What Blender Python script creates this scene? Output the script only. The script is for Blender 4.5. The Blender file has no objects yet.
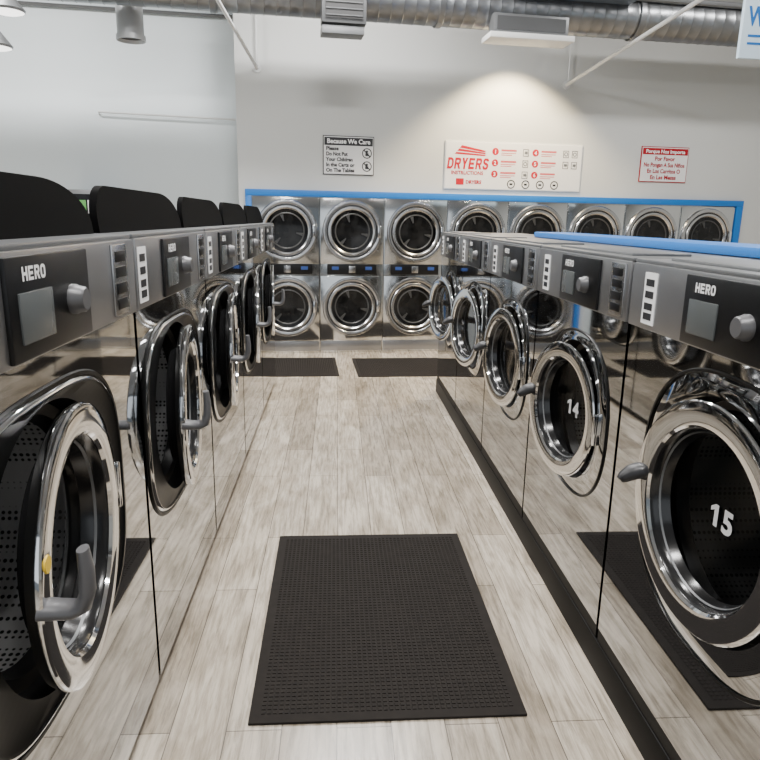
import bpy, bmesh, math, random
from mathutils import Matrix, Vector
random.seed(4)
S = 1.45
scn = bpy.context.scene
COL = scn.collection
PI = math.pi

# ------------------------------------------------------------------ materials
def nmat(name):
    m = bpy.data.materials.new(name); m.use_nodes = True
    nt = m.node_tree
    return m, nt, nt.nodes['Principled BSDF']
def pm(name, col, rough=0.5, metal=0.0, noise=0.0, nscale=8.0, rvar=0.0, bump=0.0, emit=None, estr=0.0, spec=None):
    m, nt, b = nmat(name)
    b.inputs['Roughness'].default_value = rough
    b.inputs['Metallic'].default_value = metal
    if spec is not None: b.inputs['Specular IOR Level'].default_value = spec
    tc = nt.nodes.new('ShaderNodeTexCoord')
    n = nt.nodes.new('ShaderNodeTexNoise'); n.inputs['Scale'].default_value = nscale; n.inputs['Detail'].default_value = 3
    nt.links.new(tc.outputs['Object'], n.inputs['Vector'])
    mx = nt.nodes.new('ShaderNodeMix'); mx.data_type = 'RGBA'
    nt.links.new(n.outputs['Fac'], mx.inputs['Factor'])
    mx.inputs['A'].default_value = tuple(c*(1-noise) for c in col)+(1,)
    mx.inputs['B'].default_value = tuple(min(1, c*(1+noise)) for c in col)+(1,)
    nt.links.new(mx.outputs['Result'], b.inputs['Base Color'])
    if rvar:
        mr = nt.nodes.new('ShaderNodeMapRange')
        mr.inputs['To Min'].default_value = max(0, rough-rvar); mr.inputs['To Max'].default_value = rough+rvar
        nt.links.new(n.outputs['Fac'], mr.inputs['Value']); nt.links.new(mr.outputs['Result'], b.inputs['Roughness'])
    if bump:
        bp = nt.nodes.new('ShaderNodeBump'); bp.inputs['Strength'].default_value = bump; bp.inputs['Distance'].default_value = 0.01
        nt.links.new(n.outputs['Fac'], bp.inputs['Height']); nt.links.new(bp.outputs['Normal'], b.inputs['Normal'])
    if emit:
        b.inputs['Emission Color'].default_value = emit+(1,); b.inputs['Emission Strength'].default_value = estr
    return m
M = {}
M['steel'] = pm('mirror_steel', (.485,.495,.505), .035, 1, .03, 3, .01)
M['dsteel'] = pm('dryer_steel', (.60,.61,.61), .11, 1, .04, 3, .03)
M['ringsteel'] = pm('ring_steel', (.48,.48,.485), .22, 1, .06, 6, .05)
M['chrome'] = pm('chrome', (.76,.765,.77), .06, 1, .02, 5, .01)
M['brushed'] = pm('brushed_grey', (.32,.32,.325), .30, .85, .05, 30, .04)
M['topgrey'] = pm('top_grey', (.20,.205,.21), .35, .6, .04, 6)
M['black'] = pm('black_plastic', (.004,.004,.0045), .30, 0, .2, 20, spec=.35)
M['lid'] = pm('lid_black', (.0015,.0015,.0016), .7, 0, .2, 10, spec=.04)
M['rubber'] = pm('black_rubber', (.003,.003,.003), .35, 0, .2, 20, spec=.2)
M['bowl'] = pm('bowl_grey', (.009,.009,.0095), .18, 0, .2, 20, spec=.5)
M['screen'] = pm('screen_grey', (.085,.093,.094), .22, 0, .05, 5)
M['knob'] = pm('knob_grey', (.11,.11,.115), .4, .3, .05, 5)
M['handle'] = pm('handle_grey', (.085,.085,.09), .42, 0, .08, 12)
M['latch'] = pm('latch_dark', (.018,.018,.020), .42, 0, .08, 12)
M['white'] = pm('white_print', (.85,.85,.85), .5, 0, .02, 5)
M['board'] = pm('board_white', (.72,.72,.715), .5, 0, .02, 5)
M['numw'] = pm('number_white', (.78,.78,.78), .5, 0, .02, 5)
M['ink'] = pm('black_print', (.010,.010,.013), .5, 0, .05, 5)
M['red'] = pm('red_print', (.42,.005,.020), .6, 0, .05, 5, spec=.2)
M['pinkred'] = pm('soft_red_print', (.50,.09,.10), .6, 0, .05, 5, spec=.2)
M['dred'] = pm('dark_red_print', (.34,.006,.016), .6, 0, .05, 5, spec=.2)
M['blue'] = pm('blue_laminate', (.008,.15,.50), .35, 0, .05, 5)
M['bluelit'] = pm('blue_display', (.02,.05,.18), .3, 0, .05, 5, emit=(.10,.2,.8), estr=.05)
M['yellow'] = pm('yellow_sticker', (.75,.5,.03), .5, 0, .05, 5)
M['wall'] = pm('wall_paint', (.55,.56,.548), .6, 0, .015, 2, bump=.02)
M['wallr'] = pm('wall_paint_cool', (.70,.76,.785), .6, 0, .015, 2, bump=.02)
M['ceil'] = pm('ceiling_paint', (.38,.39,.41), .8, 0, .03, 2)
M['duct'] = pm('galvanised', (.22,.228,.238), .33, .9, .25, 7, .08)
M['can'] = pm('can_silver', (.45,.46,.47), .42, .5, .08, 7, .05)
M['pipe'] = pm('pipe_white', (.62,.63,.63), .45, 0, .03, 6)
M['vent'] = pm('vent_dark', (.015,.015,.016), .5, 0, .1, 6)
M['ventg'] = pm('vent_grey', (.16,.165,.17), .4, .5, .06, 6)
M['ventk'] = pm('vent_charcoal', (.07,.072,.075), .45, .3, .06, 6)
M['slate'] = pm('slate_blue_box', (.10,.125,.16), .5, .2, .06, 6)
M['finger'] = pm('drum_grey', (.07,.07,.07), .35, .6, .06, 6)
M['ventw'] = pm('vent_white', (.70,.70,.69), .4, 0, .03, 6)
M['mat'] = pm('mat_rubber', (.0165,.0135,.0115), .8, 0, .35, 30, spec=.2)
M['kick'] = pm('kick_black', (.004,.004,.004), .5, 0, .2, 10, spec=.12)
M['lampglow'] = pm('lamp_glow', (.9,.9,.9), .5, 0, .01, 2, emit=(1,.98,.95), estr=3.0)
M['signblue'] = pm('sign_paleblue', (.62,.77,.88), .4, 0, .05, 3)
M['plum'] = pm('plum', (.35,.06,.2), .5, 0, .1, 10)
M['green'] = pm('green', (.1,.35,.08), .5, 0, .1, 10)
def glass(nm, tr):
    m = bpy.data.materials.new(nm); m.use_nodes = True
    nt = m.node_tree; nt.nodes.clear()
    o = nt.nodes.new('ShaderNodeOutputMaterial'); mix = nt.nodes.new('ShaderNodeMixShader')
    t = nt.nodes.new('ShaderNodeBsdfTransparent'); t.inputs['Color'].default_value = (tr,tr*1.01,tr*1.02,1)
    g = nt.nodes.new('ShaderNodeBsdfGlossy'); g.inputs['Roughness'].default_value = .06; g.inputs['Color'].default_value = (.7,.7,.7,1)
    f = nt.nodes.new('ShaderNodeLayerWeight'); f.inputs['Blend'].default_value = .10
    ml = nt.nodes.new('ShaderNodeMath'); ml.operation = 'MULTIPLY'; ml.inputs[1].default_value = .35
    nt.links.new(f.outputs['Fresnel'], ml.inputs[0])
    nt.links.new(ml.outputs[0], mix.inputs[0]); nt.links.new(t.outputs[0], mix.inputs[1]); nt.links.new(g.outputs[0], mix.inputs[2])
    nt.links.new(mix.outputs[0], o.inputs[0]); return m
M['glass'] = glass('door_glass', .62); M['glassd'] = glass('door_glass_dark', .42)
def dryglass():
    m, nt, b = nmat('dryer_glass')
    tc = nt.nodes.new('ShaderNodeTexCoord'); n = nt.nodes.new('ShaderNodeTexNoise'); n.inputs['Scale'].default_value = 7
    nt.links.new(tc.outputs['Object'], n.inputs['Vector'])
    r = nt.nodes.new('ShaderNodeValToRGB'); r.color_ramp.elements[0].position = .35; r.color_ramp.elements[0].color = (.002,.002,.002,1)
    r.color_ramp.elements[1].position = .75; r.color_ramp.elements[1].color = (.015,.015,.015,1)
    nt.links.new(n.outputs['Fac'], r.inputs['Fac']); nt.links.new(r.outputs['Color'], b.inputs['Base Color'])
    b.inputs['Roughness'].default_value = .07; b.inputs['Specular IOR Level'].default_value = .28
    return m
M['dglass'] = dryglass()
def drum(nm, v1):
    m, nt, b = nmat(nm)
    tc = nt.nodes.new('ShaderNodeTexCoord'); v = nt.nodes.new('ShaderNodeTexVoronoi')
    v.inputs['Scale'].default_value = 68; v.inputs['Randomness'].default_value = 0.0
    nt.links.new(tc.outputs['Object'], v.inputs['Vector'])
    r = nt.nodes.new('ShaderNodeValToRGB')
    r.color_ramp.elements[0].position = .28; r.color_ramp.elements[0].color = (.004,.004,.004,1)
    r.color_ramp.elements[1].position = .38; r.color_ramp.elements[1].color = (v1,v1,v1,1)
    nt.links.new(v.outputs['Distance'], r.inputs['Fac']); nt.links.new(r.outputs['Color'], b.inputs['Base Color'])
    b.inputs['Metallic'].default_value = .5; b.inputs['Roughness'].default_value = .4
    return m
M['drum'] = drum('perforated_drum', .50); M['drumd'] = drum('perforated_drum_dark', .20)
def floor_mat():
    m, nt, b = nmat('wood_planks')
    tc = nt.nodes.new('ShaderNodeTexCoord'); mp = nt.nodes.new('ShaderNodeMapping')
    mp.inputs['Rotation'].default_value = (0,0,PI/2)
    nt.links.new(tc.outputs['Object'], mp.inputs['Vector'])
    br = nt.nodes.new('ShaderNodeTexBrick'); br.offset = .37; br.inputs['Scale'].default_value = 1.0
    br.inputs['Brick Width'].default_value = 1.2; br.inputs['Row Height'].default_value = .16
    br.inputs['Mortar Size'].default_value = .0018; br.inputs['Mortar Smooth'].default_value = .3
    br.inputs['Color1'].default_value = (.335,.287,.228,1); br.inputs['Color2'].default_value = (.52,.46,.38,1)
    br.inputs['Mortar'].default_value = (.12,.10,.078,1)
    nt.links.new(mp.outputs[0], br.inputs['Vector'])
    def streak(sx, sy, sc, det, p0, c0, p1, c1, dist, rg=.6):
        m2 = nt.nodes.new('ShaderNodeMapping'); m2.inputs['Scale'].default_value = (sx,sy,1)
        nt.links.new(tc.outputs['Object'], m2.inputs['Vector'])
        n = nt.nodes.new('ShaderNodeTexNoise'); n.inputs['Scale'].default_value = sc; n.inputs['Detail'].default_value = det; n.inputs['Roughness'].default_value = rg; n.inputs['Distortion'].default_value = dist
        nt.links.new(m2.outputs[0], n.inputs['Vector'])
        r = nt.nodes.new('ShaderNodeValToRGB')
        r.color_ramp.elements[0].position = p0; r.color_ramp.elements[0].color = (c0,c0*.97,c0*.92,1)
        r.color_ramp.elements[1].position = p1; r.color_ramp.elements[1].color = (c1,c1,c1,1)
        nt.links.new(n.outputs['Fac'], r.inputs['Fac']); return n, r
    n, r = streak(17, 1.2, 3.4, 12, .36, .56, .57, 1.11, .4, .70)
    n2, r2 = streak(4.0, 1.4, 1.9, 5, .36, .80, .60, 1.12, .7)
    def mult(a, bb):
        mx = nt.nodes.new('ShaderNodeMix'); mx.data_type = 'RGBA'; mx.blend_type = 'MULTIPLY'; mx.inputs['Factor'].default_value = 1
        nt.links.new(a, mx.inputs['A']); nt.links.new(bb, mx.inputs['B']); return mx.outputs['Result']
    nt.links.new(mult(mult(br.outputs['Color'], r.outputs['Color']), r2.outputs['Color']), b.inputs['Base Color'])
    b.inputs['Roughness'].default_value = .25
    bp = nt.nodes.new('ShaderNodeBump'); bp.inputs['Strength'].default_value = .1; bp.inputs['Distance'].default_value = .004
    nt.links.new(n.outputs['Fac'], bp.inputs['Height']); nt.links.new(bp.outputs['Normal'], b.inputs['Normal'])
    return m
M['floor'] = floor_mat()

# ------------------------------------------------------------------ mesh helpers (all in camera-height units, scaled by S on linking)
def NB(): return bmesh.new()
def box(bm, x0,x1,y0,y1,z0,z1, bev=0.0):
    t = bmesh.new()
    bmesh.ops.create_cube(t, size=1.0)
    for v in t.verts:
        v.co = Vector((x0+(v.co.x+.5)*(x1-x0), y0+(v.co.y+.5)*(y1-y0), z0+(v.co.z+.5)*(z1-z0)))
    if bev:
        bmesh.ops.bevel(t, geom=list(t.edges), offset=bev, segments=2, profile=.6, affect='EDGES')
    me = bpy.data.meshes.new('tmp'); t.to_mesh(me); t.free(); bm.from_mesh(me); bpy.data.meshes.remove(me)
def AX(cy, cz, cx=0.0):      # axis along +x
    return lambda a, r, th: Vector((cx+a, cy+r*math.cos(th), cz+r*math.sin(th)))
def AYM(cx, cz):             # axis along -y (out of the back wall)
    return lambda a, r, th: Vector((cx+r*math.cos(th), -a, cz+r*math.sin(th)))
def AZ(cx, cy):
    return lambda a, r, th: Vector((cx+r*math.cos(th), cy+r*math.sin(th), a))
def lathe(bm, prof, mp, N=48, closed=False):
    rings = []
    for a, r in prof:
        if r < 1e-6: rings.append([bm.verts.new(mp(a,0,0))])
        else: rings.append([bm.verts.new(mp(a,r,2*PI*i/N)) for i in range(N)])
    pairs = list(zip(rings[:-1], rings[1:]))
    if closed: pairs.append((rings[-1], rings[0]))
    for A, B in pairs:
        for i in range(N):
            j = (i+1) % N
            if len(A) == 1 and len(B) == 1: continue
            if len(A) == 1: bm.faces.new((A[0], B[i], B[j]))
            elif len(B) == 1: bm.faces.new((A[i], B[0], A[j]))
            else: bm.faces.new((A[i], B[i], B[j], A[j]))
def tube(bm, pts, r, N=12, flat=1.0):
    pts = [Vector(p) for p in pts]; rings = []
    rr = r if isinstance(r, (list, tuple)) else [r]*len(pts)
    for k, p in enumerate(pts):
        d = (pts[min(k+1,len(pts)-1)] - pts[max(k-1,0)]).normalized()
        ref = Vector((0,1,0)) if flat != 1.0 else Vector((0,0,1))
        u = d.cross(ref)
        if u.length < 1e-3: u = d.cross(Vector((1,0,0)))
        u.normalize(); w = d.cross(u)
        rings.append([bm.verts.new(p + rr[k]*(flat*math.cos(2*PI*i/N)*u + math.sin(2*PI*i/N)*w)) for i in range(N)])
    for A, B in zip(rings[:-1], rings[1:]):
        for i in range(N): bm.faces.new((A[i], A[(i+1)%N], B[(i+1)%N], B[i]))
    bm.faces.new(rings[0]); bm.faces.new(rings[-1])
def rings_strip(bm, loops, closed=False):
    R = [[bm.verts.new(p) for p in L] for L in loops]
    pr = list(zip(R[:-1], R[1:])) + ([(R[-1], R[0])] if closed else [])
    for A, B in pr:
        n = len(A)
        for i in range(n): bm.faces.new((A[i], A[(i+1)%n], B[(i+1)%n], B[i]))
def prism(bm, pts2, mp, d0, d1):     # polygon extruded from d0 to d1
    A = [bm.verts.new(mp(p, d0)) for p in pts2]; B = [bm.verts.new(mp(p, d1)) for p in pts2]
    n = len(A)
    for i in range(n): bm.faces.new((A[i], A[(i+1)%n], B[(i+1)%n], B[i]))
    bm.faces.new(A); bm.faces.new(B)
def obj(name, bm, mat, parent=None, loc=(0,0,0), rotz=0.0, smooth=35):
    bmesh.ops.recalc_face_normals(bm, faces=bm.faces)
    bmesh.ops.scale(bm, vec=(S,S,S), verts=bm.verts)
    me = bpy.data.meshes.new(name); bm.to_mesh(me); bm.free()
    me.materials.append(mat)
    if smooth:
        me.polygons.foreach_set('use_smooth', [True]*len(me.polygons))
        me.set_sharp_from_angle(angle=math.radians(smooth))
    o = bpy.data.objects.new(name, me); COL.objects.link(o)
    o.location = Vector(loc)*S; o.rotation_euler = (0,0,rotz)
    if parent: o.parent = parent
    return o
def thing(name, label, cat, loc=(0,0,0), rotz=0.0, group=None):
    o = bpy.data.objects.new(name, None); COL.objects.link(o)
    o.empty_display_size = .1
    o.location = Vector(loc)*S; o.rotation_euler = (0,0,rotz)
    o['label'] = label; o['category'] = cat
    if group: o['group'] = group
    return o
def tag(o, label, cat, group=None):
    o['label'] = label; o['category'] = cat
    if group: o['group'] = group
    return o
def struct(o): o['kind'] = 'structure'; return o
def copy_tree(o, parent=None):
    c = o.copy(); COL.objects.link(c); c.parent = parent
    for ch in list(o.children): copy_tree(ch, c)
    return c
def text(bm, body, size, mp, align='LEFT', shear=0.0, bold=0.0, width=None):
    cu = bpy.data.curves.new('txt', 'FONT'); cu.body = body; cu.size = size; cu.align_x = align
    cu.shear = shear; cu.offset = bold; cu.resolution_u = 3
    ob = bpy.data.objects.new('txt', cu); COL.objects.link(ob)
    bpy.context.view_layer.update()
    dg = bpy.context.evaluated_depsgraph_get()
    me = bpy.data.meshes.new_from_object(ob.evaluated_get(dg))
    bpy.data.objects.remove(ob); bpy.data.curves.remove(cu)
    xs = [v.co.x for v in me.vertices]
    k = 1.0
    if width and xs: k = width/max(1e-6, max(xs)-min(xs))
    for v in me.vertices: v.co = mp(v.co.x*k, v.co.y)
    bm.from_mesh(me); bpy.data.meshes.remove(me)
# heavy block capitals from polygons, on a unit cell
def cell(ch):
    t, u = .30, .22
    L = []
    R = lambda x0,x1,y0,y1: L.append([(x0,y0),(x1,y0),(x1,y1),(x0,y1)])
    if ch == 'H': R(0,t,0,1); R(1-t,1,0,1); R(t,1-t,.39,.61)
    if ch == 'E': R(0,t,0,1); R(t,.95,0,u); R(t,.88,.39,.61); R(t,.95,1-u,1)
    if ch == 'R':
        R(0,t,0,1); R(t,.72,1-u,1); R(t,.72,.38,.38+u*.9)
        L.append([(.72,.38),(.90,.44),(.99,.56),(.99,.82),(.90,.94),(.72,1),(.72,1-u),(.69,.74),(.69,.63),(.72,.58)])
        L.append([(.42,.40),(.70,0),(1.04,0),(.76,.42)])
    if ch == 'O':
        o = [(.28,0),(.72,0),(.93,.12),(1,.30),(1,.70),(.93,.88),(.72,1),(.28,1),(.07,.88),(0,.70),(0,.30),(.07,.12)]
        i = [(.40,u),(.60,u),(.67,.26),(.70,.34),(.70,.66),(.67,.74),(.60,1-u),(.40,1-u),(.33,.74),(.30,.66),(.30,.34),(.33,.26)]
        for k in range(12): j = (k+1) % 12; L.append([o[k],o[j],i[j],i[k]])
    if ch == 'D':
        o = [(0,0),(.62,0),(.90,.14),(1,.34),(1,.66),(.90,.86),(.62,1),(0,1)]
        i = [(t,u),(.55,u),(.66,.28),(.70,.38),(.70,.62),(.66,.72),(.55,1-u),(t,1-u)]
        for k in range(8): j = (k+1) % 8; L.append([o[k],o[j],i[j],i[k]])
    if ch == 'Y': L.append([(0,1),(.34,1),(.5,.68),(.66,1),(1,1),(.65,.40),(.65,0),(.35,0),(.35,.40)])
    if ch == 'S':
        o = [(.98,.76),(.92,.90),(.74,1),(.26,1),(.06,.90),(0,.74),(.06,.56),(.30,.45),(.62,.38),(.68,.30),(.60,.21),(.40,.20),(.31,.26),(.29,.32)]
        i = [(.69,.72),(.66,.76),(.58,.80),(.40,.80),(.32,.75),(.32,.70),(.40,.65),(.70,.59),(.94,.46),(1,.28),(.92,.10),(.72,0),(.26,0),(.07,.10)]
        for k in range(13): L.append([o[k],o[k+1],i[k+1],i[k]])
        L.append([(.29,.32),(.07,.10),(0,.27),(0,.32)])
    return L
def blocks(bm, word, x0, y0, w, h, gap, mp, shear=0.0):
    x = x0
    for ch in word:
        for poly in cell(ch):
            vs = [bm.verts.new(mp(x+px*w+shear*py*h, y0+py*h)) for px, py in poly]
            bm.faces.new(vs)
        x += w+gap

# ------------------------------------------------------------------ camera
def setup_camera():
    roll, pitch, yaw, f = .018, math.radians(13.69), math.atan(.0659), 662.0
    R = Vector((math.cos(yaw), -math.sin(yaw), 0))
    Fh = Vector((math.sin(yaw), math.cos(yaw), 0))
    F = Fh*math.cos(pitch) + Vector((0,0,-math.sin(pitch)))
    U = Fh*math.sin(pitch) + Vector((0,0,math.cos(pitch)))
    Rc = R*math.cos(roll) + U*math.sin(roll); Uc = U*math.cos(roll) - R*math.sin(roll)
    mt = Matrix(((Rc.x,Uc.x,-F.x,0),(Rc.y,Uc.y,-F.y,0),(Rc.z,Uc.z,-F.z,1.0*S),(0,0,0,1)))
    cd = bpy.data.cameras.new('camera'); cd.sensor_width = 36; cd.lens = 36*f/760; cd.clip_end = 100; cd.clip_start = .02
    c = bpy.data.objects.new('camera', cd); COL.objects.link(c); c.matrix_world = mt
    scn.camera = c
setup_camera()

# ------------------------------------------------------------------ the room
BETA = math.atan(.105); P0 = (.1035, 5.0, 0)
def wl(s, d, z=0):   # wall-local to world (d positive into the wall)
    return (P0[0]+s*math.cos(BETA)-d*math.sin(BETA), P0[1]+s*math.sin(BETA)+d*math.cos(BETA), z)
CEIL = 2.85
b = NB(); box(b, -4.2, 5.2, -3.0, 6.6, -.1, 0); struct(obj('floor', b, M['floor'], smooth=0))
b = NB(); box(b, -4.2, 5.2, -3.0, 6.6, CEIL, CEIL+.1); struct(obj('ceiling', b, M['ceil'], smooth=0))
b = NB()
box(b, -.81, 5.0, .02, .55, 1.19, CEIL); box(b, -.81, -.765, .02, .55, 0, 1.19); box(b, 3.171, 5.0, .02, .55, 0, 1.19)
struct(obj('wall_back', b, M['wall'], loc=P0, rotz=BETA, smooth=0))
b = NB(); box(b, -4.4, -.81, .45, .55, 0, CEIL); struct(obj('wall_recess', b, M['wallr'], loc=P0, rotz=BETA, smooth=0))
b = NB(); box(b, -4.3, -4.2, -3.0, 5.2, 0, CEIL); struct(obj('wall_left', b, M['wallr'], smooth=0))
b = NB(); box(b, 4.6, 4.7, -3.0, 5.45, 0, CEIL); struct(obj('wall_right', b, M['wall'], smooth=0))
b = NB()
box(b, -.765, 3.171, -.012, .03, 1.145, 1.19, .003); box(b, -.765, -.722, -.012, .03, 0, 1.145, .003); box(b, 3.112, 3.171, -.012, .03, 0, 1.145, .003)
struct(obj('trim_1', b, M['blue'], loc=P0, rotz=BETA))

# ------------------------------------------------------------------ washers
W2 = .3335
def squircle(a, bz, e, cy, cz, x, N=72):
    out = []
    for i in range(N):
        t = 2*PI*i/N; c, s = math.cos(t), math.sin(t)
        out.append(Vector((x, cy + a*math.copysign(abs(c)**(2/e), c), cz + bz*math.copysign(abs(s)**(2/e), s))))
    return out
def circle(r, cy, cz, x, N=72):
    return [Vector((x, cy+r*math.cos(2*PI*i/N), cz+r*math.sin(2*PI*i/N))) for i in range(N)]
HX = .006        # door hinge plane
def make_washer(H, lid_up, q, qd, ZD, sa, sb, se, dz, throat, kick_front, paddle, f, rim, recess, pr1, kn, gl, dr, thin):
    # q: console offset, qd: door offset, sa/sb/se/dz: surround half sizes, exponent, drop; f: door size factor; recess: black share of the surround
    RD = .206*f
    root = thing('washer', '', 'washing machine')
    zt = H-.14
    ZB = ZD-dz
    b = NB()
    y0,y1,z0,z1,r = -W2, W2, .035, zt, throat+.003
    cor = [math.atan2(z-ZD, y-qd) % (2*PI) for y in (y0,y1) for z in (z0,z1)]
    angs = sorted(set([2*PI*i/64 for i in range(64)] + cor))
    inn, inn2, out = [], [], []
    for t in angs:
        c, s = math.cos(t), math.sin(t)
        k = min((y1-qd)/c if c>1e-9 else (y0-qd)/c if c<-1e-9 else 9e9, (z1-ZD)/s if s>1e-9 else (z0-ZD)/s if s<-1e-9 else 9e9)
        inn.append(Vector((0, qd+r*c, ZD+r*s))); inn2.append(Vector((-.03, qd+r*c, ZD+r*s))); out.append(Vector((0, qd+k*c, ZD+k*s)))
    rings_strip(b, [inn2, inn, out])
    D = -.48
    def quad(*p): b.faces.new([b.verts.new(v) for v in p])
    zz = H-.006
    for y in (y0, y1): quad((0,y,z0),(D,y,z0),(D,y,zz),(0,y,zz))
    quad((D,y0,z0),(D,y1,z0),(D,y1,zz),(D,y0,zz)); quad((0,y0,z0),(0,y1,z0),(D,y1,z0),(D,y0,z0))
    obj('body', b, M['steel'], root)
    b = NB(); box(b, D, kick_front, y0, y1, 0, .035); obj('kick_base', b, M['kick'], root)
    b = NB(); box(b, D, 0.004, y0, y1, H-.006, H+.002, .002); obj('top_cover', b, M['topgrey'], root)
    b = NB(); box(b, -.06, .008, y0, y1, zt+.002, H-.006, .003); obj('console', b, M['brushed'], root)
    b = NB(); box(b, .006, .014, q-.135, q+pr1, H-.134, H-.012, .003); pan = obj('control_panel', b, M['black'], root)
    b = NB(); box(b, .013, .0165, q-.112, q-.022, H-.114, H-.054, .001); dsp = obj('display', b, M['screen'], pan)
    b = NB(); blocks(b, 'HERO', q-.098, H-.041, .0138, .0168, .0025, lambda x, y: Vector((.0152, x, y))); obj('lettering', b, M['white'], pan, smooth=0)
    b = NB(); lathe(b, [(.013,.021),(.019,.021),(.022,.019),(.030,.0175),(.033,.015),(.033,0)], AX(q+kn, H-.078), 32); obj('knob', b, M['knob'], pan)
    b = NB(); box(b, .007, .0095, q-.305, q-.252, H-.126, H-.022)
    st = obj('sticker', b, M['white'], root, smooth=0)
    for zq in (.042, .066, .090, .110):
        b = NB(); box(b, .009, .0102, q-.297, q-.262, H-zq-.007, H-zq+.007); obj('sticker_print', b, M['ink'], st, smooth=0)
    k0 = .220 + q*.6
    b = NB(); box(b, .007, .012, k0, k0+.075, H-.130, H-.012, .002); kp = obj('keypad', b, M['ringsteel'], root)
    for zq in (.032, .058, .085, .111):
        b = NB(); box(b, .011, .0135, k0+.012, k0+.063, H-zq-.009, H-zq+.009, .001); obj('keypad_button', b, M['black'], kp)
    b = NB()
    if lid_up:
        pts = []; n = 14; hw, hh, rc = .325, .087, .074
        pts.append((-hw, 0))
        for i in range(n+1):
            t = PI - PI/2*i/n; pts.append((-hw+.075+.075*math.cos(t), hh-rc+rc*math.sin(t)))
        for i in range(n+1):
            t = PI/2 - PI/2*i/n; pts.append((hw-.19+.19*math.cos(t), hh-rc+rc*math.sin(t)))
        pts.append((hw, 0))
        prism(b, pts, lambda p, d: Vector((-.07+d-.12*p[1], p[0], H+.002+p[1])), 0, .014)
        obj('soap_lid', b, M['lid'], root)
    else:
        box(b, -.17, -.03, -.25, .25, H+.001, H+.008, .003); obj('soap_lid', b, M['topgrey'], root)
    # shallow surround: steel band outside, shaped black recess inside
    b = NB(); loops = []; n = 6
    SQ = lambda k, x: squircle(sa*k, sb*k, se, qd, ZB, x)
    TH = lambda x: circle(throat, qd, ZD, x)
    for i in range(n+1):
        t = i/n; x = .007*math.sin(t*PI/2)
        A, C = SQ(1,0), (SQ(recess,0) if recess else TH(0))
        loops.append([Vector((x, A[k].y*(1-t)+C[k].y*t, A[k].z*(1-t)+C[k].z*t)) for k in range(72)])
    rings_strip(b, loops); obj('door_surround', b, M['chrome' if recess else 'steel'], root, smooth=50)
    b = NB()
    first = [SQ(recess,.0066), SQ(recess-.015,.0035)] if recess else [circle(throat,qd,ZD,.0066)]
    rings_strip(b, first+[circle(throat-.002,qd,ZD,.0028), circle(throat-.008,qd,ZD,-.030), circle(.185*f,qd,ZD,-.034), circle(.176*f,qd,ZD,-.056), circle(.21*f,qd,ZD,-.062)])
    obj('gasket', b, M['rubber'], root, smooth=40)
    b = NB()
    rings_strip(b, [squircle(sa-.001,sb-.001,se,qd,ZB,.001), squircle(sa,sb,se,qd,ZB,.004), squircle(sa+rim,sb+rim,se,qd,ZB,.004), squircle(sa+rim+.002,sb+rim+.002,se,qd,ZB,.0005)], True)
    obj('surround_rim', b, M['rubber'], root)
    b = NB(); lathe(b, [(-.058,.178*f),(-.062,.215*f),(-.25,.215*f),(-.25,0)], AX(qd,ZD), 56); obj('drum', b, M[dr], root)
    b = NB(); box(b, .004, .020, qd+RD+.001, qd+RD+.012, ZD-.04, ZD+.04, .004); obj('hinge', b, M['chrome'], root)
    # door, origin on its hinge: one broad flat ring round a wide shallow bowl
    c = -RD
    P = lambda L: [(a*thin, r*f) for a, r in L]
    b = NB(); lathe(b, P([(-.010,.198),(.004,.2035),(.0100,.2035),(.0130,.2015),(.0145,.197),(.0150,.182),(.0140,.168),(.0120,.160),(.006,.156),(-.012,.155)]), AX(c,0), 80, True)
    door = obj('door', b, M['chrome'], root, loc=(HX,qd+RD,ZD), smooth=32)
    b = NB(); lathe(b, P([(.006,.1575),(.004,.154),(-.016,.149),(-.030,.145),(-.040,.141)]), AX(c,0), 64); obj('door_seal', b, M['bowl'], door, smooth=60)
    b = NB(); lathe(b, P([(-.0165,.1500),(-.0130,.1480),(-.0175,.1460)]), AX(c,0), 64); obj('inner_ring', b, M['ventg'], door)
    b = NB(); lathe(b, P([(-.039,.143),(-.043,.11),(-.046,.06),(-.047,0)]), AX(c,0), 48); obj('door_glass', b, M[gl], door)
    b = NB()
    yh = c-.188*f
    if paddle:   # slim L-shaped lever: low horizontal arm, flat grip turned up
        Q = [(.004,0,-.006),(.022,0,-.008),(.040,-.002,-.008),(.051,-.003,-.002),(.056,-.003,.014),(.057,-.003,.040),(.055,-.003,.066)]
        tube(b, [(p[0], yh+p[1], p[2]+.012) for p in Q], (.019,.0170,.0160,.0160,.015,.0140,.011), 16, .58)
        obj('handle', b, M['handle'], door, smooth=60)
    else:        # short dark wedge
        tube(b, [(.002,yh+.004,.016),(.012,yh-.002,.014),(.026,yh-.006,.008),(.040,yh-.008,-.002),(.046,yh-.008,-.007)], (.016,.020,.0185,.014,.009), 16, .8)
        obj('handle', b, M['latch'], door, smooth=60)
    return root
def find(o, n):
    for ch in o.children:
        if ch.name.split('.')[0] == n: return ch
KR = .924                      # the right machines are a smaller model standing on a black plinth
XL, XR = -.379, .6386*KR
HL, HR = .963, .926
left_labels = [
 'steel washer nearest the viewer in the left row, yellow sticker on its round door ring',
 'second steel washer from the front in the left row, door slightly ajar',
 'third steel washer from the front in the left row, between its like',
 'fourth steel washer from the front in the left row, second from the dryers',
 'last steel washer at the far end of the left row, closest to the dryers']
right_labels = [
 'steel washer numbered 15 on its round door, nearest in the right row',
 'steel washer numbered 14 on its round door, right row',
 'third steel washer from the front in the right row, beside number 14',
 'fourth steel washer from the front in the right row with door slightly open',
 'last steel washer at the far end of the right row, door open, by the dryers']
FL = .935
pl = make_washer(HL, True, -.022, -.062, .564, .260, .214, 3.2, .002, .198, -.02, True, FL, .005, .965, .112, .046, 'glass', 'drum', .85)
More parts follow.
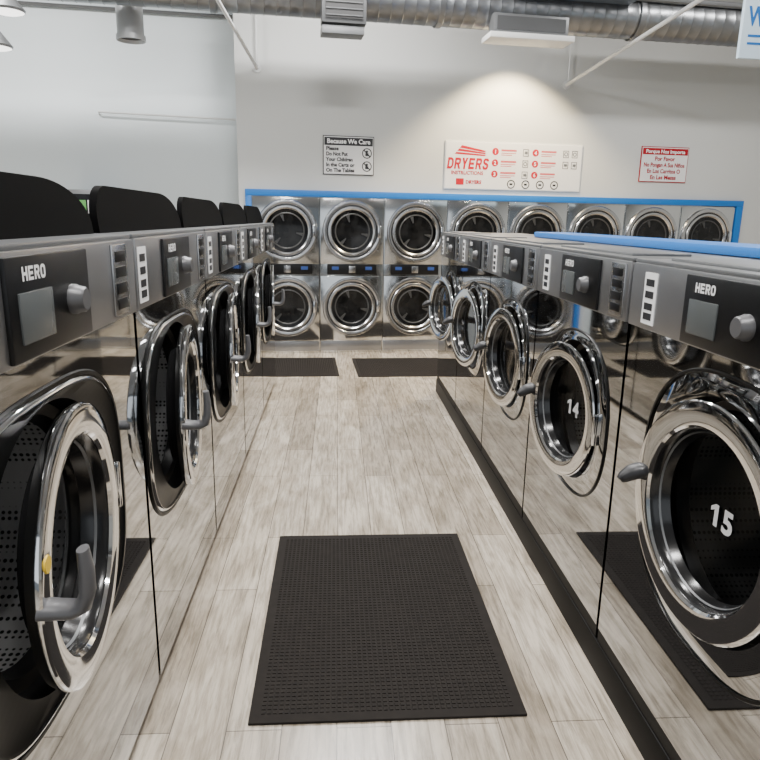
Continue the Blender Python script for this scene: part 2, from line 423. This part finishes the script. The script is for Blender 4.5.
pr15 = make_washer(HR, False, .035, .058, .513, .264, .252, 2.5, .008, .209, -.001, False, 1.0, .0045, 0, .140, .062, 'glassd', 'drumd', .75)
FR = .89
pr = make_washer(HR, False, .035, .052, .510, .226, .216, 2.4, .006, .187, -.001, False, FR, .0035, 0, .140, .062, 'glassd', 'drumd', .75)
openL = [6, 6.5, 6, 6, 6]; openR = [4, 9, 8, 11, 14]
rows = []
for i in range(5):
    o = pl if i == 0 else copy_tree(pl)
    o.location = Vector((XL, .915+.682*i, 0))*S
    o['label'] = left_labels[i]; o['group'] = 'washers in the left row'
    find(o,'door').rotation_euler.z = math.radians(openL[i])
for i in range(5):
    o = pr15 if i == 0 else pr if i == 1 else copy_tree(pr)
    o.location = Vector((XR, (1.062+.68*i)*KR, 1-KR))*S; o.rotation_euler.z = PI; o.scale = (KR,KR,KR)
    o['label'] = right_labels[i]; o['group'] = 'washers in the right row'
    find(o,'door').rotation_euler.z = math.radians(openR[i]); rows.append(o)
for i, t in enumerate(('5','4')):
    b = NB(); cy = (-.206+.008, -.206*FR+.004)[i]
    X0 = -.0315
    text(b, t, .056, lambda x, y: Vector((X0, cy+.003+x, -.018+y)), bold=.0022)
    k = .85   # the 1 with its flag
    prism(b, [(-.022,-.021),(-.0105,-.021),(-.0105,.0255),(-.020,.0255),(-.034,.0165),(-.034,.0070),(-.022,.0135)], lambda p, d: Vector((X0+d, cy+p[0]*k, p[1]*k)), 0, .0004)
    obj('door_number', b, M['numw'], find(rows[i],'door'), smooth=0)
b = NB(); lathe(b, [(.0120,.011),(.0142,.010),(.0142,0)], AX(-.206*FL-.178*FL, .055), 20); obj('warning_sticker', b, M['yellow'], find(pl,'door'))
b = NB(); box(b, XR-.002, XR+.42, .66, 3.82, 0, 1-KR, .003); struct(obj('trim_2', b, M['kick']))
zc = (1-KR)+KR*HR
b = NB(); box(b, .85, 1.01, .85, 2.90, zc+.003, zc+.025, .006)
tag(obj('counter_cover', b, M['blue']), 'long blue laminate cover lying along the back of the right washers', 'counter')

# ------------------------------------------------------------------ dryers
def make_dryer():
    root = thing('stacked_dryer', '', 'dryer')
    hw = .2375
    b = NB(); box(b, -hw, hw, 0, .45, .0, 1.14, .002); obj('cabinet', b, M['dsteel'], root)
    b = NB(); box(b, -hw+.004, hw-.004, -.008, .002, .015, .088, .002); obj('kick_panel', b, M['brushed'], root)
    for zc in (.905, .352):
        b = NB(); box(b, -hw+.004, hw-.004, -.010, .001, zc-.236 if zc > .5 else .094, zc+.228, .002)
        obj('front_panel', b, M['dsteel'], root)
        mp = AYM(0, zc)
        b = NB(); lathe(b, [(.008,.219),(.022,.221),(.030,.215),(.032,.203),(.029,.192),(.024,.187),(.024,.181),(.029,.176),(.030,.164),(.023,.155),(.018,.151),(.008,.149)], mp, 56, True)
        d = obj('door', b, M['ringsteel'], root, smooth=28)
        b = NB(); lathe(b, [(.020,.153),(.014,.10),(.010,0)], mp, 48); g = obj('door_glass', b, M['dglass'], d)
        b = NB(); lathe(b, [(.0190,.130),(.0205,.125),(.0180,.120)], mp, 48); obj('drum_rim', b, M['finger'], d)
        for k in range(3):     # the three lifting fins inside the drum
            a = PI/2 + k*2*PI/3 + .3
            b = NB(); prism(b, [(math.cos(a+da)*rr, zc+math.sin(a+da)*rr) for rr, da in ((.118,-.10),(.118,.10),(.070,.05),(.070,-.05))], lambda p, dd: Vector((p[0], -.0165+dd, p[1])), -.002, .006); obj('drum_fin', b, M['finger'], d)
        b = NB(); lathe(b, [(.023,.1865),(.0255,.1865),(.0255,.1815),(.023,.1815)], mp, 48, True); obj('door_groove', b, M['rubber'], d)
        b = NB(); box(b, .184, .204, -.054, -.028, zc-.045, zc+.045, .006); obj('handle', b, M['chrome'], d)
    b = NB(); box(b, -.185, .185, -.016, 0, .592, .668, .004); p = obj('control_panel', b, M['black'], root)
    for x in (-.15, .10):
        b = NB(); box(b, x, x+.05, -.018, -.015, .626, .650, .001); obj('display', b, M['bluelit'], p)
    b = NB(); box(b, -.025, .025, -.022, -.015, .604, .656, .003); obj('coin_slot', b, M['ringsteel'], p)
    return root
dl = ['stacked steel dryer pair at the far left end, next to the blue frame',
 'second stacked dryer pair from the left, straight behind the aisle',
 'third stacked dryer pair from the left, just left of the right washers',
 'fourth stacked dryer pair from the left, lower half hidden by the right washers',
 'fifth stacked dryer pair from the left, below the right end of the red-lettered sign',
 'sixth stacked dryer pair from the left, third from the right end',
 'seventh stacked dryer pair from the left, under the small red-headed sign',
 'stacked dryer pair at the far right end beside the blue frame']
pd = make_dryer()
for i in range(8):
    o = pd if i == 0 else copy_tree(pd)
    o.location = Vector(wl((i-1)*.4776, 0))*S; o.rotation_euler.z = BETA
    o['label'] = dl[i]; o['group'] = 'stacked dryers along the back wall'

# ------------------------------------------------------------------ floor mats
def make_mat():
    root = thing('floor_mat', '', 'mat')
    w, l = .2875, .407
    b = NB(); box(b, -w, w, -l, l, 0, .006, .002); obj('border', b, M['mat'], root)
    b = NB(); nx, ny = 44, 62; fw, fl = w-.022, l-.022
    for i in range(nx):
        for j in range(ny):
            x0 = -fw + 2*fw*i/nx; y0 = -fl + 2*fl*j/ny
            dx, dy = 2*fw/nx, 2*fl/ny; g = .0018
            z0, z1 = .0055, .0075
            g2 = g+.0005
            lo = [b.verts.new(p) for p in ((x0+g,y0+g,z0),(x0+dx-g,y0+g,z0),(x0+dx-g,y0+dy-g,z0),(x0+g,y0+dy-g,z0))]
            hi = [b.verts.new(p) for p in ((x0+g2,y0+g2,z1),(x0+dx-g2,y0+g2,z1),(x0+dx-g2,y0+dy-g2,z1),(x0+g2,y0+dy-g2,z1))]
            for k in range(4): b.faces.new((lo[k], lo[(k+1)%4], hi[(k+1)%4], hi[k]))
            b.faces.new(hi)
    obj('ribbed_field', b, M['mat'], root, smooth=0)
    return root
m0 = make_mat()
for i, (x, y, rz, lab) in enumerate([
  (.106, 1.555, math.radians(.3), 'large dark brown ribbed mat in the middle of the aisle'),
  (.115, .60, math.radians(0.5), 'dark ribbed mat below the bottom edge, seen mirrored in the nearest washers'),
  (-.41, 4.46, PI/2+math.radians(3), 'small looking dark mat before the leftmost dryers, left of the floor gap'),
  (.525, 4.48, PI/2+math.radians(3), 'dark mat before the dryers at the end of the right washers')]):
    o = m0 if i == 0 else copy_tree(m0)
    o.location = Vector((x,y,0))*S; o.rotation_euler.z = rz
    o['label'] = lab; o['group'] = 'ribbed floor mats'

# ------------------------------------------------------------------ signs on the back wall (wall-local)
def WT(s0, z0, off): return lambda x, y: Vector((s0+x, -off, z0+y))
def board(root, s0, s1, z0, z1, mat=M['board'], edge=M['ink']):
    b = NB(); box(b, s0, s1, .012, .02, z0, z1); obj('border', b, edge, root, smooth=0)
    b = NB(); box(b, s0+.006, s1-.006, .009, .013, z0+.006, z1-.006); obj('panel', b, mat, root, smooth=0)
def ringm(b, s, z, r, w, off, N=28):
    lathe(b, [(off, r), (off+.0005, r), (off+.0005, r-w), (off, r-w)], AYM(s, z), N, True)
OFF = -.0077
def line(root, name, t, size, s, z, mat, align='LEFT', off=OFF, **k):
    b = NB(); text(b, t, size, WT(s, z, off), align, **k); return obj(name, b, mat, root, smooth=0)
r = thing('wall_sign', 'black and white wall sign with black header and two crossed-out circles', 'sign', P0, BETA)
s0, s1, z0, z1 = -.212, .157, 1.303, 1.570
board(r, s0, s1, z0, z1)
b = NB(); box(b, s0+.01, s1-.01, .0075, .010, z1-.066, z1-.012); obj('header', b, M['ink'], r, smooth=0)
line(r, 'header_lettering', 'Because We Care', .043, (s0+s1)/2, z1-.052, M['white'], 'CENTER', -.0068, bold=.0012, width=.31)
for k, (t, w) in enumerate([('Please', .09), ('Do Not Put', .155), ('Your Children', .195), ('In the Carts or', .205), ('On The Tables', .205)]):
    line(r, 'lettering', t, .035, s0+.022, z1-.099-.037*k, M['ink'], bold=.0016, width=w)
for zz in (z1-.115, z1-.205):
    b = NB()
    ringm(b, s1-.052, zz, .036, .007, -.0085)
    pts = [(-.026,.020),(-.020,.026),(.026,-.020),(.020,-.026)]
    prism(b, pts, lambda p, d, zz=zz: Vector((s1-.052+p[0], .0080+d, zz+p[1])), 0, .0006)
    box(b, s1-.064, s1-.040, .0084, .009, zz-.018, zz+.002); lathe(b, [(-.0085,.009),(-.0085,0)], AYM(s1-.052, zz+.012), 16)
    obj('prohibition_icon', b, M['ink'], r, smooth=0)
r = thing('wall_sign', 'wide white sign headed DRYERS in red with numbered steps and icons', 'sign', P0, BETA)
s0, s1, z0, z1 = .686, 1.762, 1.225, 1.566
board(r, s0, s1, z0, z1, edge=M['board'])
b = NB(); blocks(b, 'DRYERS', s0+.016, z0+.144, .046, .080, .008, lambda x, y: Vector((x, .0078, y)), shear=.12); obj('title', b, M['red'], r, smooth=0)
line(r, 'subtitle', 'INSTRUCTIONS', .036, s0+.050, z0+.106, M['red'], bold=.001, width=.245)
for k in range(3):
    b = NB(); prism(b, [(s0+.07+.02*k, z0+.250+.022*k), (s0+.30, z0+.240+.014*k), (s0+.315, z0+.249+.014*k), (s0+.085+.02*k, z0+.264+.024*k)], lambda p, d: Vector((p[0], .0080+d, p[1])), 0, .0006)
    obj('swoosh', b, M['red'], r, smooth=0)
b = NB(); box(b, s0+.09, s0+.15, .008, .0088, z0+.032, z0+.078); obj('emblem', b, M['red'], r, smooth=0)
line(r, 'small_lettering', 'DRYERS', .034, s0+.165, z0+.042, M['red'], bold=.0014, width=.12)
steps = [(.385,.275),(.385,.195),(.385,.115),(.700,.275),(.700,.195),(.700,.115)]
for k, (u, v) in enumerate(steps):
    b = NB(); lathe(b, [(-.0082,.026),(-.0082,0)], AYM(s0+u, z0+v), 20); obj('step_disc', b, M['red'], r, smooth=0)
    line(r, 'step_number', str(k+1), .036, s0+u, z0+v-.013, M['white'], 'CENTER', -.0074, bold=.001)
    b = NB(); box(b, s0+u+.045, s0+u+.165, .0081, .0088, z0+v+.004, z0+v+.017); obj('step_heading', b, M['pinkred'], r, smooth=0)
    for qq in (0, 1):
        b = NB(); box(b, s0+u+.045, s0+u+.160-.03*qq, .0082, .0088, v+z0-.012-.013*qq, v+z0-.007-.013*qq); obj('step_line', b, M['pinkred'], r, smooth=0)
for k, (u, v) in enumerate([(.60,.275),(.60,.195),(.60,.115),(.92,.275),(.92,.195),(.99,.275),(.99,.195)]):
    b = NB()
    loop = lambda e, y: [Vector((s0+u+e, y, z0+v-.028+e)), Vector((s0+u+.046-e, y, z0+v-.028+e)), Vector((s0+u+.046-e, y, z0+v+.024-e)), Vector((s0+u+e, y, z0+v+.024-e))]
    rings_strip(b, [loop(0,.0088), loop(0,.0082), loop(.005,.0082), loop(.005,.0088)]); ic = obj('icon', b, M['ventg'], r, smooth=0)
    b = NB()
    if k % 2: ringm(b, s0+u+.023, z0+v-.002, .015, .006, -.0087, 20)
    else: prism(b, [(s0+u+.012, z0+v+.008), (s0+u+.030, z0+v+.008), (s0+u+.030, z0+v+.015), (s0+u+.039, z0+v-.002), (s0+u+.030, z0+v-.018), (s0+u+.030, z0+v-.011), (s0+u+.012, z0+v-.011)], lambda p, d: Vector((p[0], .0082+d, p[1])), 0, .0004)
    obj('icon_mark', b, M['ventg'], ic, smooth=0)
for k in range(4):
    b = NB(); ringm(b, s0+.52+.115*k, z0+.045, .032, .008, -.0086); obj('dial_icon', b, M['ink'], r, smooth=0)
    b = NB(); box(b, s0+.508+.115*k, s0+.532+.115*k, .0082, .0088, z0+.038, z0+.052); obj('dial_mark', b, M['ink'], r, smooth=0)
r = thing('wall_sign', 'small white sign with red header and red Spanish lettering', 'sign', P0, BETA)
s0, s1, z0, z1 = 2.247, 2.647, 1.316, 1.580
board(r, s0, s1, z0, z1, edge=M['dred'])
b = NB(); box(b, s0+.01, s1-.01, .0075, .010, z1-.060, z1-.012); obj('header', b, M['dred'], r, smooth=0)
line(r, 'header_lettering', 'Porque Nos Importa', .036, (s0+s1)/2, z1-.048, M['white'], 'CENTER', -.0068, bold=.0010, width=.33)
for k, (t, w) in enumerate([('Por Favor', .17), ('No Pongan A Sus Ni\u00f1os', .345), ('En Los Carritos O', .28), ('En Las Mesas', .22)]):
    line(r, 'lettering', t, .043, (s0+s1)/2, z1-.104-.046*k, M['dred'], 'CENTER', bold=.0014, width=w)

# ------------------------------------------------------------------ ducts, braces, lamps
r = thing('ceiling_duct', 'large silver spiral duct with two air registers running along the top of the back wall', 'duct', P0, BETA)
b = NB(); prof = []; s = -4.2
ZC = 2.284
while s < 4.6:
    prof += [(s, .121), (s+.060, .121), (s+.064, .1232), (s+.067, .1232), (s+.070, .121)]; s += .075
lathe(b, prof, lambda a, rr, th: Vector((a, -.585+rr*math.cos(th), ZC+rr*math.sin(th))), 28); obj('duct_pipe', b, M['duct'], r, smooth=30)
for s in (-2.6, -.9, .45, 1.75, 2.6, 3.8):
    b = NB(); lathe(b, [(s-.02,.128),(s-.016,.131),(s+.016,.131),(s+.02,.128)], lambda a, rr, th: Vector((a, -.585+rr*math.cos(th), ZC+rr*math.sin(th))), 28); tube(b, [(s,-.585,ZC+.12),(s,-.585,CEIL)], .006, 8); obj('hanger', b, M['duct'], r)
# dark louvred register at left, boxed register with a bright underside at right, slate branch box above
b = NB(); box(b, -.28, -.02, -.76, -.66, 2.10, 2.31, .004); g = obj('air_register', b, M['ventk'], r)
b = NB(); box(b, -.26, -.04, -.766, -.758, 2.125, 2.29); obj('core', b, M['vent'], g)
for k in range(5):
    z = 2.14+.035*k; b = NB(); box(b, -.258, -.042, -.770, -.764, z-.003, z+.003); obj('louver', b, M['ventk'], g)
b = NB(); box(b, -.28, -.03, -.75, -.63, 2.045, 2.09, .004); obj('register_plate', b, M['ventg'], r)
b = NB(); box(b, .76, 1.24, -.74, -.64, 2.105, 2.22, .004); g = obj('air_register', b, M['ventg'], r)
b = NB(); box(b, .78, 1.22, -.744, -.736, 2.13, 2.205); obj('core', b, M['ventk'], g)
b = NB(); box(b, .73, 1.27, -.78, -.60, 2.075, 2.107, .004); obj('register_plate', b, M['ventw'], r)
b = NB(); box(b, .88, 1.65, -.86, -.56, 2.325, 2.56, .004); obj('branch_box', b, M['slate'], r)
b = NB(); tube(b, [(1.65,-.70,2.37),(3.6,-.70,2.37)], .018, 10); obj('side_pipe', b, M['ventg'], r)
def brace(s, pts, rr, label):
    b = NB(); tube(b, [wl(s,.015,1.985)]+pts, rr, 10)
    lathe(b, [(0,.03),(.012,.03),(.012,0)], lambda a, r_, th: Vector(wl(s+r_*math.cos(th), .02-a, 1.985+r_*math.sin(th))), 16)
    tube(b, [wl(s,-.015,1.985), wl(s,-.015,CEIL)], .006, 8)
    return tag(obj('brace_rod', b, M['pipe']), label, 'brace')
brace(-.66, [(-.66,3.9,2.145), (-.75,3.2,2.31)], .011, 'thin white rod from the wall end above the left dryers to the ceiling')
brace(1.59, [(1.976,3.9,2.195), (2.1,3.2,2.31)], .013, 'white slanting rod at upper right between wall and hanging blue sign')
b = NB(); tube(b, [wl(-1.80,.45,1.70), wl(-1.80,.41,1.715), wl(-.83,.41,1.70)], .007, 10)
tag(obj('wall_pipe', b, M['pipe']), 'thin horizontal pipe fixed on the pale left wall', 'pipe')
b = NB(); tube(b, [wl(-4,.425,2.40), wl(-.83,.425,2.40)], .013, 8)
tag(obj('conduit', b, M['ventg']), 'thin conduit running along the top of the left wall', 'conduit')
r = thing('duct_drop', 'short silver duct outlet hanging down at upper left', 'duct', (-1.29,4.6,2.05))
b = NB(); lathe(b, [(.02,.075),(0,.082),(.0,.088),(.03,.088),(.03,.080),(.8,.080)], AZ(0,0), 28); obj('collar', b, M['can'], r)
b = NB(); lathe(b, [(.02,.079),(.02,0)], AZ(0,0), 28); obj('opening', b, M['vent'], r)
for (x, y, z, lab) in [(-1.80, 4.1, 2.06, 'upper round pendant lamp in the top left corner'), (-1.93, 4.2, 1.90, 'lower round pendant lamp cut by the left edge')]:
    r = thing('pendant_lamp', lab, 'lamp', (x,y,z))
    b = NB(); lathe(b, [(0,.085),(.012,.09),(.05,.06),(.09,.03),(.09,0)], AZ(0,0), 28); obj('shade', b, M['ventg'], r)
    b = NB(); lathe(b, [(0,.083),(-.008,.06),(-.01,0)], AZ(0,0), 28); obj('lens', b, M['lampglow'], r)
    b = NB(); tube(b, [(0,0,.085),(0,0,CEIL-z)], .004, 8); obj('cord', b, M['vent'], r)
r = thing('hanging_sign', 'pale blue hanging sign with a blue W at the upper right corner', 'sign', (1.72,3.0,1.70), math.radians(4))
b = NB(); box(b, 0, .9, 0, .02, 0, .34, .004); obj('panel', b, M['signblue'], r)
b = NB(); text(b, 'W', .105, lambda x, y: Vector((.022+x, -.001, .13+y)), bold=.003, width=.085); obj('lettering', b, M['blue'], r, smooth=0)
for k in range(2):
    b = NB(); box(b, .03, .30, -.002, .001, .085-.03*k, .094-.03*k); obj('small_print', b, M['blue'], r, smooth=0)
for x in (.1, .8):
    b = NB(); tube(b, [(x,.01,.34),(x,.01,CEIL-1.70)], .004, 8); obj('hanger', b, M['duct'], r)
r = thing('vending_machine', 'small vending cabinet with coloured packets at far left behind the raised lids', 'vending machine', wl(-1.84,.16), BETA)
b = NB(); box(b, -.16, .16, -.1, .28, 0, 1.16, .01); obj('cabinet', b, M['topgrey'], r)
b = NB(); box(b, -.14, .14, -.106, -.098, .45, 1.13); obj('window', b, M['dglass'], r)
for i in range(4):
    for j in range(5):
        b = NB(); box(b, -.128+.065*i, -.074+.065*i, -.116, -.105, .46+.135*j, .55+.135*j, .004); obj('packet', b, [M['plum'],M['green'],M['white'],M['blue']][(i+j)%4], r)

# ------------------------------------------------------------------ light
def area(name, loc, sx, sy, e, col=(1,.98,.955), rot=(0,0,0)):
    l = bpy.data.lights.new(name, 'AREA'); l.shape = 'RECTANGLE'; l.size = sx*S; l.size_y = sy*S; l.energy = e; l.color = col
    o = bpy.data.objects.new(name, l); COL.objects.link(o); o.location = Vector(loc)*S; o.rotation_euler = rot; return o
for i, (x, y, e) in enumerate([(.1,.3,120),(.1,2.2,160),(.1,3.9,165),(-2.2,1.2,130),(-2.2,3.7,205),(2.4,1.2,105),(2.6,3.6,90)]):
    area('ceiling_light', (x,y,CEIL-.05), .7, .2, e)
area('daylight', (-.5,-2.8,1.5), 5, 2.2, 75, (.90,.95,1), (math.radians(90),0,0))
l = bpy.data.lights.new('wall_spot', 'SPOT'); l.energy = 420; l.spot_size = math.radians(110); l.spot_blend = .5; l.shadow_soft_size = .04; l.color = (1,.80,.50)
o = bpy.data.objects.new('wall_spot', l); COL.objects.link(o); o.location = Vector(wl(1.15,-.36,2.25))*S; o.rotation_euler = (math.radians(8),0,BETA)
w = bpy.data.worlds.new('world'); scn.world = w; w.use_nodes = True
w.node_tree.nodes['Background'].inputs[0].default_value = (.80,.90,1,1); w.node_tree.nodes['Background'].inputs[1].default_value = .24
